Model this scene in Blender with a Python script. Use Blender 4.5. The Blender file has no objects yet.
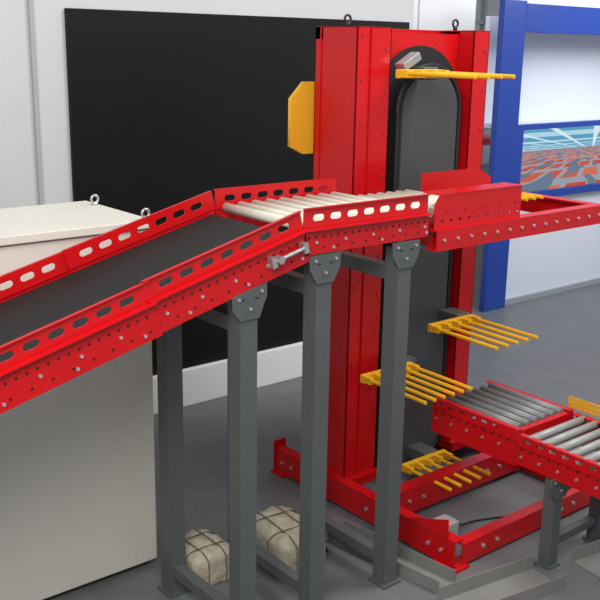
import bpy, bmesh, random
from math import *
from mathutils import Vector, Matrix
random.seed(3)
scene=bpy.context.scene
try:
    scene.view_settings.view_transform='Standard'
except Exception: pass

# ---------------------------------------------------------------- materials
def mat(name,col,rough=.5,metal=0.,var=.0,scale=8.,bump=0.,spec=.5):
    m=bpy.data.materials.new(name);m.use_nodes=True
    nt=m.node_tree;b=nt.nodes['Principled BSDF']
    b.inputs['Base Color'].default_value=(*col,1);b.inputs['Roughness'].default_value=rough
    b.inputs['Metallic'].default_value=metal;b.inputs['Specular IOR Level'].default_value=spec
    tc=nt.nodes.new('ShaderNodeTexCoord')
    n=nt.nodes.new('ShaderNodeTexNoise');n.inputs['Scale'].default_value=scale;n.inputs['Detail'].default_value=5
    nt.links.new(tc.outputs['Object'],n.inputs['Vector'])
    if var:
        r=nt.nodes.new('ShaderNodeMix');r.data_type='RGBA'
        r.inputs['A'].default_value=tuple(c*(1-var) for c in col)+(1,)
        r.inputs['B'].default_value=tuple(min(1,c*(1+var)) for c in col)+(1,)
        nt.links.new(n.outputs['Fac'],r.inputs['Factor']);nt.links.new(r.outputs['Result'],b.inputs['Base Color'])
    if bump:
        bp=nt.nodes.new('ShaderNodeBump');bp.inputs['Strength'].default_value=bump;bp.inputs['Distance'].default_value=.01
        nt.links.new(n.outputs['Fac'],bp.inputs['Height']);nt.links.new(bp.outputs['Normal'],b.inputs['Normal'])
    return m
RED=mat('red_paint',(.53,.004,.007),.3,var=.08,scale=3,spec=.40)
DRED=mat('hole_dark',(.03,.004,.004),.8)
YEL=mat('yellow_paint',(.80,.41,.01),.4,var=.05)
LEG=mat('grey_paint',(.085,.095,.095),.42,var=.1)
BELT=mat('rubber_belt',(.010,.012,.0115),.6,var=.15,scale=60,bump=.05,spec=.3)
PANEL=mat('grey_panel',(.055,.059,.063),.5,var=.05)
BLACK=mat('black_panel',(.0045,.0045,.005),.5,spec=.25)
BLK2=mat('black_matt',(.010,.010,.011),.6)
ROLL=mat('roller_cream',(.66,.62,.52),.4,var=.1)
ROLG=mat('roller_grey',(.16,.165,.165),.4,metal=.1)
STEEL=mat('steel',(.50,.51,.52),.35,metal=.8)
ZINC=mat('zinc_bolt',(.6,.6,.6),.35,metal=.7)
WHITE=mat('wall_white',(.54,.55,.56),.6,var=.03,scale=2)
BASEW=mat('baseboard_white',(.85,.85,.85),.5)
WHITE2=mat('booth_white',(.66,.70,.78),.55)
CREAM=mat('cabinet_cream',(.63,.605,.545),.5,var=.04,scale=2)
BLUE=mat('blue_paint',(.012,.05,.32),.35)
BAG=mat('woven_bag',(.40,.36,.27),.65,var=.3,scale=30,bump=.6)
STRAP=mat('strap',(.12,.10,.07),.6)
FLOORG=mat('grey_tray',(.25,.25,.24),.45,metal=.3,var=.15)
FLOOR=mat('floor_grey',(.130,.134,.142),.45,var=.22,scale=5,bump=.02)

# ---------------------------------------------------------------- helpers
def empty(name,loc=(0,0,0)):
    e=bpy.data.objects.new(name,None);scene.collection.objects.link(e);e.location=loc;e.empty_display_size=.1;return e
def finish(name,bm,m,parent=None,bevel=0.,smooth=False):
    me=bpy.data.meshes.new(name);bmesh.ops.recalc_face_normals(bm,faces=bm.faces);bm.to_mesh(me);bm.free()
    o=bpy.data.objects.new(name,me);scene.collection.objects.link(o);me.materials.append(m)
    if smooth:
        for p in me.polygons:p.use_smooth=len(p.vertices)==4
    if bevel:
        b=o.modifiers.new('b','BEVEL');b.width=bevel;b.segments=2;b.limit_method='ANGLE'
    if parent:
        o.parent=parent
        o.matrix_parent_inverse=Matrix.Translation(-parent.location)
    return o
def abox(bm,x0,x1,y0,y1,z0,z1,M=None):
    v=[Vector((x,y,z)) for x in(x0,x1) for y in(y0,y1) for z in(z0,z1)]
    if M: v=[M@q for q in v]
    v=[bm.verts.new(q) for q in v]
    for f in((0,1,3,2),(4,6,7,5),(0,4,5,1),(2,3,7,6),(0,2,6,4),(1,5,7,3)): bm.faces.new([v[i] for i in f])
def acyl(bm,a,b,r,n=12,M=None,r2=None):
    a=Vector(a);b=Vector(b)
    if M:a=M@a;b=M@b
    d=(b-a);q=d.to_track_quat('Z','Y').to_matrix().to_4x4();T=Matrix.Translation((a+b)/2)@q
    bmesh.ops.create_cone(bm,cap_ends=True,segments=n,radius1=r,radius2=r if r2 is None else r2,depth=d.length,matrix=T)
def atorus(bm,c,R,r,M3=None,n=16,k=8):
    rings=[]
    for i in range(n):
        a=2*pi*i/n;ring=[]
        for j in range(k):
            t=2*pi*j/k;p=Vector(((R+r*cos(t))*cos(a),r*sin(t),(R+r*cos(t))*sin(a)))
            if M3:p=M3@p
            ring.append(bm.verts.new(Vector(c)+p))
        rings.append(ring)
    for i in range(n):
        for j in range(k):
            bm.faces.new((rings[i][j],rings[(i+1)%n][j],rings[(i+1)%n][(j+1)%k],rings[i][(j+1)%k]))
def box(name,m,b,parent=None,bevel=0.,M=None):
    bm=bmesh.new();abox(bm,*b,M=M);return finish(name,bm,m,parent,bevel)
def boxes(name,m,bl,parent=None,bevel=0.,M=None):
    bm=bmesh.new()
    for b in bl: abox(bm,*b,M=M)
    return finish(name,bm,m,parent,bevel)
def stadium(cx,cy,w,h,n=6):
    r=min(w,h)/2;pts=[]
    if w>=h:
        for i in range(n+1):
            a=-pi/2+pi*i/n;pts.append((cx+w/2-r+r*cos(a),cy+r*sin(a)))
        for i in range(n+1):
            a=pi/2+pi*i/n;pts.append((cx-w/2+r+r*cos(a),cy+r*sin(a)))
    else:
        for i in range(n+1):
            a=pi*i/n;pts.append((cx+r*cos(a),cy+h/2-r+r*sin(a)))
        for i in range(n+1):
            a=pi+pi*i/n;pts.append((cx+r*cos(a),cy-h/2+r+r*sin(a)))
    return pts
def plate(name,m,outline,holes,thick,M,parent=None):
    cu=bpy.data.curves.new(name,'CURVE');cu.dimensions='2D';cu.fill_mode='BOTH';cu.extrude=thick/2
    for pts in [outline]+holes:
        s=cu.splines.new('POLY');s.points.add(len(pts)-1)
        for i,p in enumerate(pts): s.points[i].co=(p[0],p[1],0,1)
        s.use_cyclic_u=True
    o=bpy.data.objects.new(name+'_c',cu);scene.collection.objects.link(o)
    bpy.context.view_layer.update()
    me=bpy.data.meshes.new_from_object(o.evaluated_get(bpy.context.evaluated_depsgraph_get()))
    bpy.data.objects.remove(o)
    me.transform(M);me.materials.clear();me.materials.append(m)
    q=bpy.data.objects.new(name,me);scene.collection.objects.link(q)
    if parent:
        q.parent=parent;q.matrix_parent_inverse=Matrix.Translation(-parent.location)
    return q
def frameM(o,dx,up):
    dx=Vector(dx).normalized();up=Vector(up).normalized();n=dx.cross(up)
    M=Matrix(((dx.x,up.x,n.x,o[0]),(dx.y,up.y,n.y,o[1]),(dx.z,up.z,n.z,o[2]),(0,0,0,1)));return M
def rect(x0,x1,y0,y1): return [(x0,y0),(x1,y0),(x1,y1),(x0,y1)]

# ---------------------------------------------------------------- room shell
box('floor',FLOOR,(-3,16,-1,16,-.05,0))
box('wall_back',WHITE,(-3,5.17,5.05,5.2,0,3.3))
box('wall_far',mat('far_wall',(.42,.44,.47),.7,var=.2,scale=1.2),(-3,16,13,13.2,0,5))
w=empty('display_panel',(3.8,5.03,1.4))
box('screen_face',BLACK,(2.43,5.11,5.025,5.05,.25,2.49),w,.003)
box('baseboard_back',BASEW,(-3,5.17,4.99,5.05,0,.25),bevel=.004)
boxes('trim_1',mat('trim_grey',(.36,.37,.38),.5),[(2.22,2.245,5.03,5.05,.25,3.3),(1.2,1.95,5.02,5.05,.4,2.0)])
# blue and white booth at right
bw=empty('exhibition_booth',(8,5.6,0))
boxes('blue_frame',BLUE,[(6.56,6.86,5.35,5.41,0,2.72),(6.86,11,5.35,5.45,2.46,2.70),(6.86,11,5.36,5.42,.98,1.05),(6.86,11,5.36,5.42,1.62,1.67),(6.86,6.96,5.36,5.42,1.05,1.62)],bw,.005)
boxes('lower_wall',WHITE2,[(6.86,11,5.42,5.5,0,.98),(6.86,11,5.42,5.5,2.7,2.8)],bw)
boxes('upper_wall',WHITE2,[(6.86,11,5.75,5.8,1.6,2.6),(6.86,11,5.45,5.8,1.62,1.66)],bw)
box('booth_base',mat('booth_base',(.3,.32,.36),.5),(6.86,11,5.39,5.42,0,.05),bw)
def screen_mat():
    m=bpy.data.materials.new('screen_picture');m.use_nodes=True;nt=m.node_tree;b=nt.nodes['Principled BSDF']
    N=nt.nodes.new;Lk=nt.links.new
    def mathn(op,a,bv=None,c=None):
        n=N('ShaderNodeMath');n.operation=op
        for i,q in enumerate((a,bv,c)):
            if q is None: continue
            if isinstance(q,(int,float)): n.inputs[i].default_value=q
            else: Lk(q,n.inputs[i])
        return n.outputs[0]
    def ramp(inp,stops,interp='CONSTANT'):
        c=N('ShaderNodeValToRGB');c.color_ramp.interpolation=interp;e=c.color_ramp.elements
        e[0].position=stops[0][0];e[0].color=(*stops[0][1],1);e[1].position=stops[1][0];e[1].color=(*stops[1][1],1)
        for p,col in stops[2:]:
            x=e.new(p);x.color=(*col,1)
        Lk(inp,c.inputs[0]);return c.outputs[0]
    def mixc(f,a,bb):
        mx=N('ShaderNodeMix');mx.data_type='RGBA';Lk(f,mx.inputs['Factor']);Lk(a,mx.inputs['A']);Lk(bb,mx.inputs['B']);return mx.outputs['Result']
    tc=N('ShaderNodeTexCoord');sp=N('ShaderNodeSeparateXYZ');Lk(tc.outputs['Generated'],sp.inputs[0])
    u=mathn('MULTIPLY',sp.outputs[0],6.2);v=sp.outputs[2]
    dv=mathn('SUBTRACT',.74,v)
    dep=mathn('DIVIDE',.5,mathn('MAXIMUM',dv,.06))
    px=mathn('MULTIPLY',mathn('SUBTRACT',u,1.9),dep)
    cx=N('ShaderNodeCombineXYZ');Lk(px,cx.inputs[0]);Lk(dep,cx.inputs[1])
    br=N('ShaderNodeTexBrick');Lk(cx.outputs[0],br.inputs['Vector']);br.inputs['Scale'].default_value=1.5
    br.inputs['Brick Width'].default_value=.8;br.inputs['Row Height'].default_value=.6;br.inputs['Mortar Size'].default_value=.10
    br.inputs['Color1'].default_value=(.62,.04,.02,1);br.inputs['Color2'].default_value=(.70,.20,.10,1);br.inputs['Mortar'].default_value=(.34,.38,.44,1)
    nz=N('ShaderNodeTexNoise');nz.inputs['Scale'].default_value=2.2;nz.inputs['Detail'].default_value=1;Lk(cx.outputs[0],nz.inputs['Vector'])
    fl=ramp(nz.outputs['Fac'],[(0,(0,0,0)),(.54,(1,1,1))])
    c1=N('ShaderNodeRGB');c1.outputs[0].default_value=(.14,.20,.30,1)
    low=mixc(fl,br.outputs['Color'],c1.outputs[0])
    d2=mathn('DIVIDE',.5,mathn('MAXIMUM',mathn('SUBTRACT',v,.58),.05))
    st=mathn('FRACT',mathn('MULTIPLY',d2,1.2));s3=mathn('FRACT',mathn('MULTIPLY',mathn('MULTIPLY',mathn('SUBTRACT',u,1.9),d2),.7))
    g1=ramp(st,[(0,(.10,.36,.56)),(.6,(.45,.75,.88))]);g2=ramp(s3,[(0,(1,1,1)),(.16,(0,0,0))])
    c2=N('ShaderNodeRGB');c2.outputs[0].default_value=(.75,.92,1,1)
    up=mixc(g2,g1,c2.outputs[0])
    g=ramp(v,[(0,(0,0,0)),(.66,(1,1,1))])
    res=mixc(g,low,up)
    b.inputs['Base Color'].default_value=(0,0,0,1)
    Lk(res,b.inputs['Emission Color']);b.inputs['Emission Strength'].default_value=.85
    b.inputs['Roughness'].default_value=.25
    return m
tv=empty('video_screen',(8.5,5.38,1.3))
box('display',screen_mat(),(6.97,10.5,5.375,5.415,1.055,1.615),tv)
# distant red machine + background frames
rk=empty('storage_rack',(9,7.6,0))
bm=bmesh.new()
for x in (8.6,9.3):
    for y in (7.5,8): abox(bm,x,x+.08,y,y+.08,0,2.3)
for zz in (.5,1.2,1.9,2.2): abox(bm,8.6,9.4,7.5,8.08,zz,zz+.08)
finish('rack_frame',bm,RED,rk)
box('rack_top',YEL,(8.6,9.4,7.5,8.08,2.3,2.36),rk)
hs=empty('steel_gantry',(9,10,0))
bm=bmesh.new()
for x in (7,8.2,9.4,10.6,11.8): abox(bm,x,x+.06,10,10.09,0,4)
for zz in (2.2,2.7,3.2): abox(bm,6.5,13,10,10.09,zz,zz+.05)
finish('gantry_frame',bm,mat('gantry_grey',(.3,.31,.32),.5),hs)
wp=empty('partition_panel',(6.2,6.0,0))
boxes('panel',BASEW,[(5.45,6.95,6.0,6.06,0,3.3)],wp)
boxes('panel_joint',WHITE,[(6.2,6.21,5.992,6.0,0,3.3)],wp)

# ---------------------------------------------------------------- cabinet at left
cb=empty('machine_cabinet',(.7,3.7,0))
box('body',CREAM,(-1,1.975,3.4,3.98,.03,1.56),cb,.006)
box('lid',CREAM,(-1,1.99,3.385,3.995,1.565,1.6),cb,.004)
box('plinth',BLK2,(-1,1.94,3.44,3.95,0,.03),cb)
bm=bmesh.new()
for x,y in((1.965,3.41),(1.965,3.86),(.6,3.93)):
    acyl(bm,(x,y,1.6),(x,y,1.612),.014);atorus(bm,(x,y,1.626),.017,.006)
finish('lifting_eyes',bm,STEEL,cb,smooth=True)

# ---------------------------------------------------------------- upper conveyors
NY,FY=2.63,3.2
A=atan(.257);ca,sa=cos(A),sin(A)
def guard_rail(prefix,parent,M,s0,s1,gh,ch,side,pitch=.085):
    holes=[];n=int((s1-s0-.03)/pitch);off=(s1-s0-n*pitch)/2
    for i in range(n):
        holes.append(stadium(s0+off+pitch*(i+.5),-gh*.48,pitch*.66,.026))
    plate(prefix+'_guard',RED,rect(s0,s1,-gh,0),holes,.004,M,parent)
    k=side
    T=gh;B=gh+ch
    boxes(prefix+'_channel',RED,[(s0,s1,-B,-T+.004,-.003+k*.006,.003+k*.006),
        (s0,s1,-T,-T+.005,min(k*.003,k*.03),max(k*.003,k*.03)),
        (s0,s1,-B,-B+.005,min(k*.003,-k*.03),max(k*.003,-k*.03)),
        (s0,s1,-.004,0,min(0,k*.012),max(0,k*.012))],parent,M=M)
    bm=bmesh.new();bd=bmesh.new();m=int((s1-s0)/.036)
    for i in range(m):
        s=s0+.02+i*.036
        acyl(bd,(s,-T-ch*.3,k*.009),(s,-T-ch*.3,k*.0105),.0052,8,M)
        if i%2==0: acyl(bd,(s,-T-ch*.75,k*.009),(s,-T-ch*.75,k*.0105),.005,8,M)
        if i%4==1:
            acyl(bm,(s,-T-ch*.52,k*.009),(s,-T-ch*.52,k*.015),.0062,6,M)
        if i%7==3:
            acyl(bm,(s+.012,-T-ch*.8,k*.009),(s+.012,-T-ch*.8,k*.015),.0062,6,M)
    finish(prefix+'_bolts',bm,ZINC,parent);finish(prefix+'_holes',bd,DRED,parent)
inc=empty('incline_belt_conveyor',(1,2.9,0))
L=2.9
for nm,Y,k in(('near_rail',NY,1),('far_rail',FY,-1)):
    M=frameM((2.17,Y,1.735),(ca,0,sa),(-sa,0,ca))
    guard_rail(nm+'_upper',inc,M,-.70,-.02,.078,.12,k)
    M2=frameM((2.17,Y-.006*k,1.730),(ca,0,sa),(-sa,0,ca))
    guard_rail(nm+'_lower',inc,M2,-L,-.68,.078,.12,k)
Mi=frameM((2.17,0,1.735),(ca,0,sa),(-sa,0,ca))  # z local = -Y
bm=bmesh.new()
abox(bm,-L,-.05,-.098,-.09,-FY+.01,-NY-.012,M=Mi);abox(bm,-L,-.05,-.165,-.157,-FY+.03,-NY-.03,M=Mi)
finish('belt',bm,BELT,inc)
bm=bmesh.new()
acyl(bm,(-.05,-.128,-FY+.02),(-.05,-.128,-NY-.02),.034,20,Mi);finish('end_pulley',bm,BELT,inc,smooth=True)
bm=bmesh.new();zo=-NY
acyl(bm,(-.17,-.130,zo+.012),(-.17,-.130,zo+.045),.015,12,Mi);acyl(bm,(-.19,-.130,zo+.032),(-.045,-.130,zo+.032),.008,10,Mi)
abox(bm,-.06,-.04,-.15,-.11,zo+.01,zo+.042,M=Mi);abox(bm,-.21,-.19,-.15,-.11,zo+.01,zo+.042,M=Mi)
finish('belt_tensioner',bm,STEEL,inc)

lev=empty('roller_conveyor',(2.5,2.9,0))
for nm,Y,k in(('near_rail',NY,1),('far_rail',FY,-1)):
    M=frameM((2.17,Y,1.735),(1,0,0),(0,0,1))
    guard_rail(nm,lev,M,.0,.655,.083,.092,k)
bm=bmesh.new();ax=bmesh.new()
for i in range(9):
    x=2.215+i*.073
    acyl(bm,(x,NY+.012,1.658),(x,FY-.012,1.658),.020,16);acyl(ax,(x,NY+.002,1.658),(x,FY-.002,1.658),.007,8)
finish('rollers',bm,ROLL,lev,smooth=True);finish('axles',ax,STEEL,lev)

# supports
def leg(parent,x,y,ztop,w=.075,z0=0.012):
    t=.006
    boxes('leg_channel',LEG,[(x-w/2,x+w/2,y-w/2,y-w/2+t,z0,ztop),(x-w/2,x-w/2+t,y-w/2+t,y+w/2,z0,ztop),(x+w/2-t,x+w/2,y-w/2+t,y+w/2,z0,ztop),
      (x-w*.7,x+w*.7,y-w*.7,y+w*.7,0,z0)],parent)
def head(parent,x,y,z,slope=0.,w=.075):
    M=frameM((x,y-w/2-.004,z),(1,0,0),(0,0,1))
    hw=.075
    pl=[(-hw,0+slope*-hw),(hw,0+slope*hw),(hw,-.05+slope*hw),(.042,-.11),(-.042,-.11),(-hw,-.05-slope*hw)]
    plate('head_plate',LEG,pl,[stadium(-.03,-.035,.02,.008),stadium(.03,-.035,.02,.008)],.006,M,parent)
    bm=bmesh.new()
    for a,b in((-.05,-.02),(.05,-.02),(0,-.07)): acyl(bm,(a,b+slope*a*.8,.003),(a,b+slope*a*.8,.010),.006,6,M)
    finish('head_bolts',bm,ZINC,parent)
def stand(name,x,zt,slope,cross=(.09,)):
    e=empty(name,(x,2.9,0))
    for y,zz in((NY+.03,zt),(FY-.03,zt)):
        leg(e,x,y,zz-.03);head(e,x,y,zz,slope)
    bl=[(x-.025,x+.025,NY+.068,FY-.068,zt-.17,zt-.11)]
    for c in cross: bl.append((x-.025,x+.025,NY+.068,FY-.068,c,c+.05))
    boxes('cross_beam',LEG,bl,e,.002)
    return e
stand('conveyor_support_stand',1.92,1.47,.257)
stand('conveyor_support_stand',2.27,1.555,0)
stand('conveyor_support_stand',2.70,1.555,0)

# ---------------------------------------------------------------- vertical lift
vl=empty('vertical_fork_lift',(3.5,3.4,0))
X0,X1,X2,X3=3.05,3.27,3.86,3.98;Yf,Yb=3.33,3.63;T=2.40;t=.008
boxes('left_column',RED,[(X0,X0+t,Yf,Yb,.1,T),(X0,X1,Yf,Yf+t,.1,T),(X1-t,X1,Yf,Yf+.09,.1,T),(X0,X1,Yb-t,Yb,.1,T)],vl,.002)
boxes('left_column_seam',RED,[(X0+.085,X0+.093,Yf-.008,Yf,.1,T),(X0-.006,X0,Yb-.05,Yb-.044,.1,T)],vl)
boxes('right_column',RED,[(X3-t,X3,Yf,Yb,.1,T),(X2,X3,Yf,Yf+t,.1,T),(X2,X2+t,Yf,Yf+.1,.1,T),(X2,X3,Yb-t,Yb,.1,T)],vl,.002)
boxes('top_cap',RED,[(X0,X3,Yb-.06,Yb,T-.06,T),(X0,X1,Yf,Yb,T-.006,T),(X2,X3,Yf,Yb,T-.006,T)],vl,.002)
My=frameM((0,Yf+.09,0),(1,0,0),(0,0,1))
R=(X2-X1)/2;cx=(X1+X2)/2
pts=[(X1,.08),(X2,.08)]
for i in range(25):
    a=pi*i/24;pts.append((cx+R*cos(a),2.32-R*.9+R*.9*sin(a)))
plate('arch_plate',BLK2,pts,[],.01,My,vl)
box('back_plate',RED,(X1,X2,Yf+.10,Yf+.11,.1,T-.02),vl)
My2=frameM((0,Yf+.05,0),(1,0,0),(0,0,1))
plate('loop_cover',PANEL,stadium(3.60,1.13,.40,2.14,16),[],.03,My2,vl)
bm=bmesh.new()
lp=stadium(3.60,1.13,.45,2.19,14)
for i in range(len(lp)):
    a=lp[i];b=lp[(i+1)%len(lp)]
    acyl(bm,(a[0],Yf+.045,a[1]),(b[0],Yf+.045,b[1]),.012,6)
finish('drive_chain',bm,BLK2,vl)
bm=bmesh.new()
for z in [.3+.2*i for i in range(11)]:
    acyl(bm,(X1-.03,Yf,z),(X1-.03,Yf-.006,z),.007,6);acyl(bm,(X0+.035,Yf,z+.06),(X0+.035,Yf-.006,z+.06),.006,6)
    acyl(bm,(X3-.03,Yf,z),(X3-.03,Yf-.006,z),.007,6)
finish('column_bolts',bm,mat('red_bolt',(.35,.05,.05),.4,metal=.3),vl)
bm=bmesh.new()
for x in(3.14,3.90):
    acyl(bm,(x,3.5,T),(x,3.5,T+.02),.012);atorus(bm,(x,3.5,T+.035),.019,.006)
finish('lifting_eyes',bm,BLK2,vl,smooth=True)
Mh=frameM((0,Yb+.03,0),(1,0,0),(0,0,1))
YO=mat('orange_yellow_cover',(.80,.42,.02),.5)
plate('side_cover',YO,[(3.07,1.79),(3.0,1.79),(2.92,1.83),(2.92,2.06),(3.0,2.14),(3.07,2.14)],[],.02,Mh,vl)
def fork(xa,xb,z,ys=3.22,ln=.44,n=5,tag='',arm=None):
    bm=bmesh.new()
    abox(bm,xa,xb,ys-.015,ys+.015,z-.02,z+.02)
    for i in range(n):
        x=xa+.015+(xb-xa-.03)*i/(n-1)
        acyl(bm,(x,ys,z+.004),(x,ys-ln,z-.0),.010,8)
        abox(bm,x-.013,x+.013,ys-.06,ys-.01,z-.016,z+.018)
    finish('fork'+tag,bm,YEL,vl,.002)
    if arm is not None:
        bm=bmesh.new();abox(bm,arm-.05,arm+.05,ys+.015,Yf+.04,z-.03,z+.03);finish('fork_bracket'+tag,bm,LEG,vl,.003)
fork(3.05,3.40,.72,tag='_1',n=6,arm=3.40,ln=.42)
fork(3.52,3.86,.90,tag='_2',arm=3.8)
fork(3.21,3.50,2.19,ln=.46,tag='_3',n=4,arm=3.45)
fork(3.37,3.70,.15,tag='_4',arm=3.6,ln=.33)
bm=bmesh.new()
Mr=Matrix.Translation((3.32,3.28,2.235))@Matrix.Rotation(-.5,4,'Y')
abox(bm,-.04,.08,-.03,.03,-.02,.02,M=Mr);finish('fork_bracket_top',bm,STEEL,vl,.004)
def chan(bl,x0,x1,y0,y1,z0,z1,axis,open_):
    t=.008
    bl.append((x0,x1,y0,y1,z1-t,z1));bl.append((x0,x1,y0,y1,z0,z0+t))
    if axis=='x': 
        y=(y0,y0+t) if open_>0 else (y1-t,y1);bl.append((x0,x1,y[0],y[1],z0+t,z1-t))
    else:
        x=(x0,x0+t) if open_>0 else (x1-t,x1);bl.append((x[0],x[1],y0,y1,z0+t,z1-t))
bl=[]
chan(bl,3.00,3.06,2.52,3.84,.015,.15,'y',1)
chan(bl,4.10,4.16,2.52,3.84,.015,.15,'y',1)
chan(bl,3.06,4.10,2.52,2.58,.015,.12,'x',1)
chan(bl,3.06,4.10,3.0,3.07,.03,.17,'x',1)
chan(bl,3.06,4.10,3.64,3.72,.015,.14,'x',1)
bl+= [(2.97,3.09,2.50,2.64,0,.015),(2.98,3.08,3.76,3.86,0,.015),(4.08,4.18,2.5,2.62,0,.015)]
bl.append((2.99,3.07,3.84,3.85,.0,.19))
bl.append((3.06,3.28,3.30,3.64,.09,.14));bl.append((3.85,4.1,3.30,3.64,.09,.14))
boxes('base_frame',RED,bl,vl)
Mg=frameM((2.995,2.56,.15),(0,1,0),(0,0,1))
plate('foot_gusset',RED,[(0,0),(.26,0),(.0,.10)],[],.008,Mg,vl)
bm=bmesh.new()
for y in(2.6,2.68,2.95,3.1,3.7,3.78): 
    acyl(bm,(3.0,y,.08),(2.99,y,.08),.010,6)
for x in (3.2,3.3,3.8,3.9): acyl(bm,(x,2.52,.07),(x,2.51,.07),.010,6);acyl(bm,(x,3.0,.1),(x,2.99,.1),.009,6)
finish('base_bolts',bm,ZINC,vl)

# ---------------------------------------------------------------- transfer platform (upper)
tp=empty('transfer_platform',(3.4,2.9,0))
bl=[]
chan(bl,2.86,4.06,2.60,2.66,1.495,1.585,'x',1)
chan(bl,2.86,4.06,3.14,3.19,1.495,1.585,'x',1)
chan(bl,4.00,4.06,2.66,3.14,1.495,1.585,'y',-1)
bl+=[(2.90,2.95,2.66,3.14,1.50,1.56),(3.45,3.50,2.66,3.14,1.50,1.56)]
bl.append((2.88,3.45,2.66,2.72,1.585,1.60))
boxes('frame',RED,bl,tp)
M=frameM((2.86,2.625,1.585),(1,0,0),(0,0,1))
plate('near_guide',RED,[(0,0),(.56,0),(.56,.14),(.03,.14),(0,.10)],[stadium(.05+.055*i,.03,.02,.012) for i in range(10)]+[stadium(.08+.11*i,.065,.012,.012) for i in range(5)],.006,M,tp)
box('near_guide_lip',RED,(2.89,3.42,2.62,2.72,1.722,1.728),tp)
M=frameM((3.28,3.1,1.585),(1,0,0),(0,0,1))
plate('far_guide',RED,[(0,0),(.5,0),(.5,.10),(.4,.15),(0,.15)],[stadium(.06+.07*i,.04,.03,.014) for i in range(6)],.006,M,tp)
bm=bmesh.new()
for x in (2.90,2.96,3.02,3.08,3.14,3.20): acyl(bm,(x,2.68,1.645),(x,3.12,1.645),.02,14)
finish('rollers',bm,ROLL,tp,smooth=True)
bm=bmesh.new()
for i in range(4): acyl(bm,(3.72+i*.06,3.15,1.60),(3.72+i*.06,2.86,1.60),.009,8)
abox(bm,3.70,3.92,3.13,3.16,1.585,1.61);finish('yellow_combs',bm,YEL,tp)
bm=bmesh.new()
for i in range(14): acyl(bm,(2.9+i*.085,2.60,1.54),(2.9+i*.085,2.592,1.54),.0065,6)
finish('bolts',bm,ZINC,tp)

# ---------------------------------------------------------------- lower outfeed
lo=empty('outfeed_roller_conveyor',(3.6,2.2,0))
def yrail(nm,x,y0,y1,z0,z1,k):
    M=frameM((x,y0,z1),(0,-1,0),(0,0,1))
    Ln=y0-y1
    holes=[stadium(.05+.07*i,-.022,.04,.016) for i in range(int((Ln-.06)/.07))]
    plate(nm+'_web',RED,rect(0,Ln,z0-z1,0),holes,.006,M,lo)
    boxes(nm+'_lips',RED,[(min(x,x+k*.03),max(x,x+k*.03),y1,y0,z1-.005,z1),(min(x,x+k*.03),max(x,x+k*.03),y1,y0,z0,z0+.005),(min(x,x-k*.012),max(x,x-k*.012),y1,y0,z1-.05,z1-.045)],lo)
    bm=bmesh.new();bd=bmesh.new()
    for i in range(int(Ln/.05)):
        y=y0-.03-i*.05
        acyl(bd,(x-k*.0032,y,z1-.065),(x-k*.005,y,z1-.065),.006,8)
        if i%2==0: acyl(bm,(x-k*.003,y,z1-.1),(x-k*.010,y,z1-.1),.0065,6)
    finish(nm+'_bolts',bm,ZINC,lo);finish(nm+'_dots',bd,DRED,lo)
yrail('left_rail_feed',3.37,3.03,2.50,.43,.61,1)
yrail('right_rail_feed',3.80,3.03,2.50,.43,.61,-1)
yrail('left_rail',3.36,2.49,1.0,.45,.595,1)
yrail('right_rail',3.81,2.49,1.0,.45,.595,-1)
bm=bmesh.new()
for i in range(6): acyl(bm,(3.425+i*.064,2.98,.60),(3.425+i*.064,2.53,.60),.02,14)
finish('comb_rollers',bm,ROLG,lo,smooth=True)
boxes('feed_cross_members',RED,[(3.37,3.8,2.50,2.53,.47,.60),(3.37,3.8,2.98,3.02,.46,.56),(3.37,3.8,2.7,2.74,.46,.52)],lo)
bm=bmesh.new()
for i in range(20): acyl(bm,(3.372,2.44-i*.073,.577),(3.798,2.44-i*.073,.577),.021,14)
finish('rollers',bm,mat('roller_zinc',(.29,.30,.29),.45,metal=.15),lo,smooth=True)
M=frameM((3.84,2.56,.60),(0,-1,0),(0,0,1))
plate('yellow_guard',YEL,rect(0,.45,0,.055),[stadium(.03+.035*i,.016+.024*j,.014,.014) for i in range(12) for j in range(2)],.006,M,lo)
for x in(3.40,3.78):
    for y in (2.30,1.3):
        leg(lo,x,y,.44,w=.06);head(lo,x,y,.46,0,w=.06)
boxes('leg_braces',LEG,[(3.435,3.745,2.28,2.32,.1,.14),(3.435,3.745,2.28,2.32,.36,.42)],lo)
boxes('drive_unit',BLK2,[(3.5,3.72,1.9,2.1,.27,.43),(3.45,3.76,2.0,2.04,.43,.45)],lo,.01)

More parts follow.
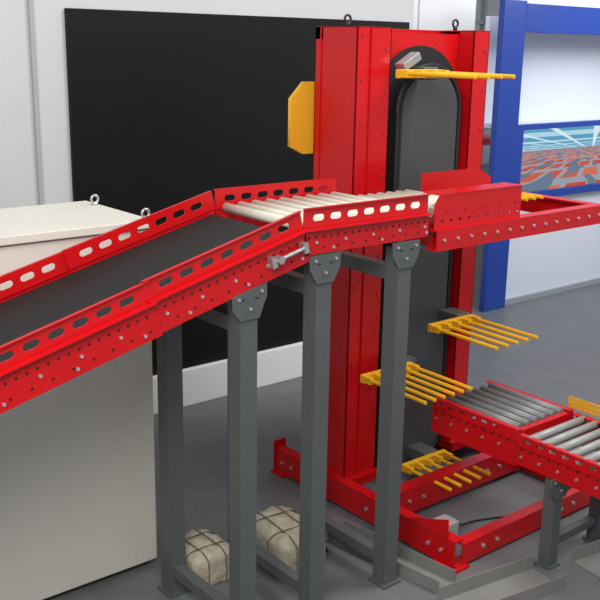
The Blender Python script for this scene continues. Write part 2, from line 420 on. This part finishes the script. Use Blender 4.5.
# ---------------------------------------------------------------- bundles and floor clutter
def bag(name,x,y,sx,sy,sz,rot):
    e=empty(name,(x,y,0))
    bm=bmesh.new();bmesh.ops.create_cube(bm,size=1);bmesh.ops.subdivide_edges(bm,edges=bm.edges,cuts=13,use_grid_fill=True)
    def top(px,py): return 1-.14*(abs(px)*2)**6-.14*(abs(py)*2)**6
    for v in bm.verts:
        p=v.co.copy();h=p.z+.5
        zz=h*top(p.x,p.y)
        for f in(-.2,.22):
            zz*=1-.07*exp(-((p.x-f)/.035)**2)*h-.06*exp(-((p.y-f)/.035)**2)*h
        k=1-.05*(abs(p.z)*2)**4
        k*=1-.10*(abs(p.x)*2)**8*(abs(p.y)*2)**8
        w=.010*sin(17*p.x+9*p.y+3*p.z)+.008*sin(23*p.y-11*p.x+12*p.z)
        v.co=Vector((p.x*k+w*.6,p.y*k+w*.6,zz-.5+(w*2.2 if h>.02 else 0)))
        if h>.01: v.co+=Vector([random.uniform(-.007,.007) for _ in range(3)])
    M=Matrix.Translation((x,y,sz/2))@Matrix.Rotation(rot,4,'Z')@Matrix.Diagonal((sx,sy,sz,1))
    bmesh.ops.transform(bm,matrix=M,verts=bm.verts)
    finish('sack',bm,BAG,e,smooth=True)
    def strand(axis,f):
        pts=[]
        for i in range(21):
            u=-.49+.98*i/20
            px,py=(u,f) if axis==0 else (f,u)
            pts.append((px*sx*.96,py*sy*.96,top(px,py)*.955*sz+.002))
        a=pts[0];b=pts[-1]
        if axis==0: pts=[(-.508*sx,a[1],.01)]+[(-.508*sx,a[1],.8*sz)]+pts[1:-1]+[(.508*sx,b[1],.8*sz),(.508*sx,b[1],.01)]
        else: pts=[(a[0],-.508*sy,.01)]+[(a[0],-.508*sy,.8*sz)]+pts[1:-1]+[(b[0],.508*sy,.8*sz),(b[0],.508*sy,.01)]
        cu=bpy.data.curves.new('strap','CURVE');cu.dimensions='3D';cu.bevel_depth=.003
        s=cu.splines.new('POLY');s.points.add(len(pts)-1)
        R=Matrix.Translation((x,y,0))@Matrix.Rotation(rot,4,'Z')
        for i,p in enumerate(pts): s.points[i].co=(*(R@Vector(p)),1)
        ob=bpy.data.objects.new('strap',cu);scene.collection.objects.link(ob);cu.materials.append(STRAP)
        ob.parent=e;ob.matrix_parent_inverse=Matrix.Translation(-e.location)
    for f in(-.2,.22): strand(0,f);strand(1,f)
bag('wrapped_bundle',2.09,3.22,.23,.27,.16,.0)
bag('wrapped_bundle',2.48,3.11,.26,.38,.18,-.1)
tr=empty('floor_cable_tray',(2.9,2.3,0))
def tray(nm,a,b,w,h):
    a=Vector(a);b=Vector(b);d=b-a;M=frameM((a.x,a.y,0),d,(0,0,1))
    boxes(nm,FLOORG,[(0,d.length,0,.004,-w/2,w/2),(0,d.length,.004,h,-w/2,-w/2+.004),(0,d.length,.004,h,w/2-.004,w/2)],tr,M=M)
tray('tray_1',(2.80,3.1,0),(2.88,2.45,0),.13,.06)
tray('tray_2',(2.75,2.3,0),(3.3,2.22,0),.2,.07)
tray('tray_3',(3.5,2.14,0),(4.1,2.05,0),.2,.07)
cbx=empty('junction_box',(3.2,2.75,0))
box('housing',mat('grey_box',(.30,.30,.30),.5),(3.12,3.22,2.70,2.78,0,.12),cbx,.006)
box('cover',mat('box_cover',(.40,.40,.39),.5),(3.115,3.225,2.692,2.70,.02,.115),cbx,.003)
def cable(name,pts,r=.005,m=BLK2):
    cu=bpy.data.curves.new(name,'CURVE');cu.dimensions='3D';cu.bevel_depth=r
    s=cu.splines.new('NURBS');s.points.add(len(pts)-1);s.use_endpoint_u=True;s.order_u=3
    for i,p in enumerate(pts): s.points[i].co=(*p,1)
    o=bpy.data.objects.new(name,cu);scene.collection.objects.link(o);cu.materials.append(m)
cable('power_cable',[(2.66,3.0,.005),(2.75,3.2,.005),(2.9,3.3,.005),(2.95,3.5,.005)])
cable('power_cable',[(3.22,2.74,.05),(3.4,2.8,.005),(3.6,2.72,.005),(3.7,2.65,.005),(4.0,2.66,.005)])

# ---------------------------------------------------------------- lights
def area(name,loc,tgt,size,e,col=(1,1,1)):
    l=bpy.data.lights.new(name,'AREA');l.energy=e;l.size=size;l.color=col
    o=bpy.data.objects.new(name,l);scene.collection.objects.link(o);o.location=loc
    o.rotation_euler=(Vector(tgt)-Vector(loc)).to_track_quat('-Z','Y').to_euler()
area('front_fill',(-.5,0.3,4.2),(2.5,3.4,.8),2.4,215,(1,.97,.92))  # fill lamp added on the camera side to brighten front faces
area('front_fill_2',(4.6,1.8,5),(3.8,3.2,.5),1.8,165,(1,.99,.96))
area('booth_light',(8.5,3.6,3.6),(8.2,5.4,1.3),1.5,75,(.92,.96,1))
wd=bpy.data.worlds.new('world');scene.world=wd;wd.use_nodes=True
bg=wd.node_tree.nodes['Background'];bg.inputs[0].default_value=(.92,.95,1,1);bg.inputs[1].default_value=.5

# ---------------------------------------------------------------- camera
th=radians(14.93);ro=radians(.97);ps=radians(50.6)
d=Vector((cos(ps),sin(ps),0));z=Vector((0,0,1));r=Vector((sin(ps),-cos(ps),0))
F=d*cos(th)-z*sin(th);u=d*sin(th)+z*cos(th);Rr=r*cos(ro)+u*sin(ro);U=-r*sin(ro)+u*cos(ro)
cd=bpy.data.cameras.new('camera');cam=bpy.data.objects.new('camera',cd);scene.collection.objects.link(cam)
cam.matrix_world=Matrix(((Rr.x,U.x,-F.x,0),(Rr.y,U.y,-F.y,0),(Rr.z,U.z,-F.z,2.3),(0,0,0,1)))
cd.sensor_width=36;cd.lens=36*946.2/600;cd.clip_start=.05
scene.camera=cam
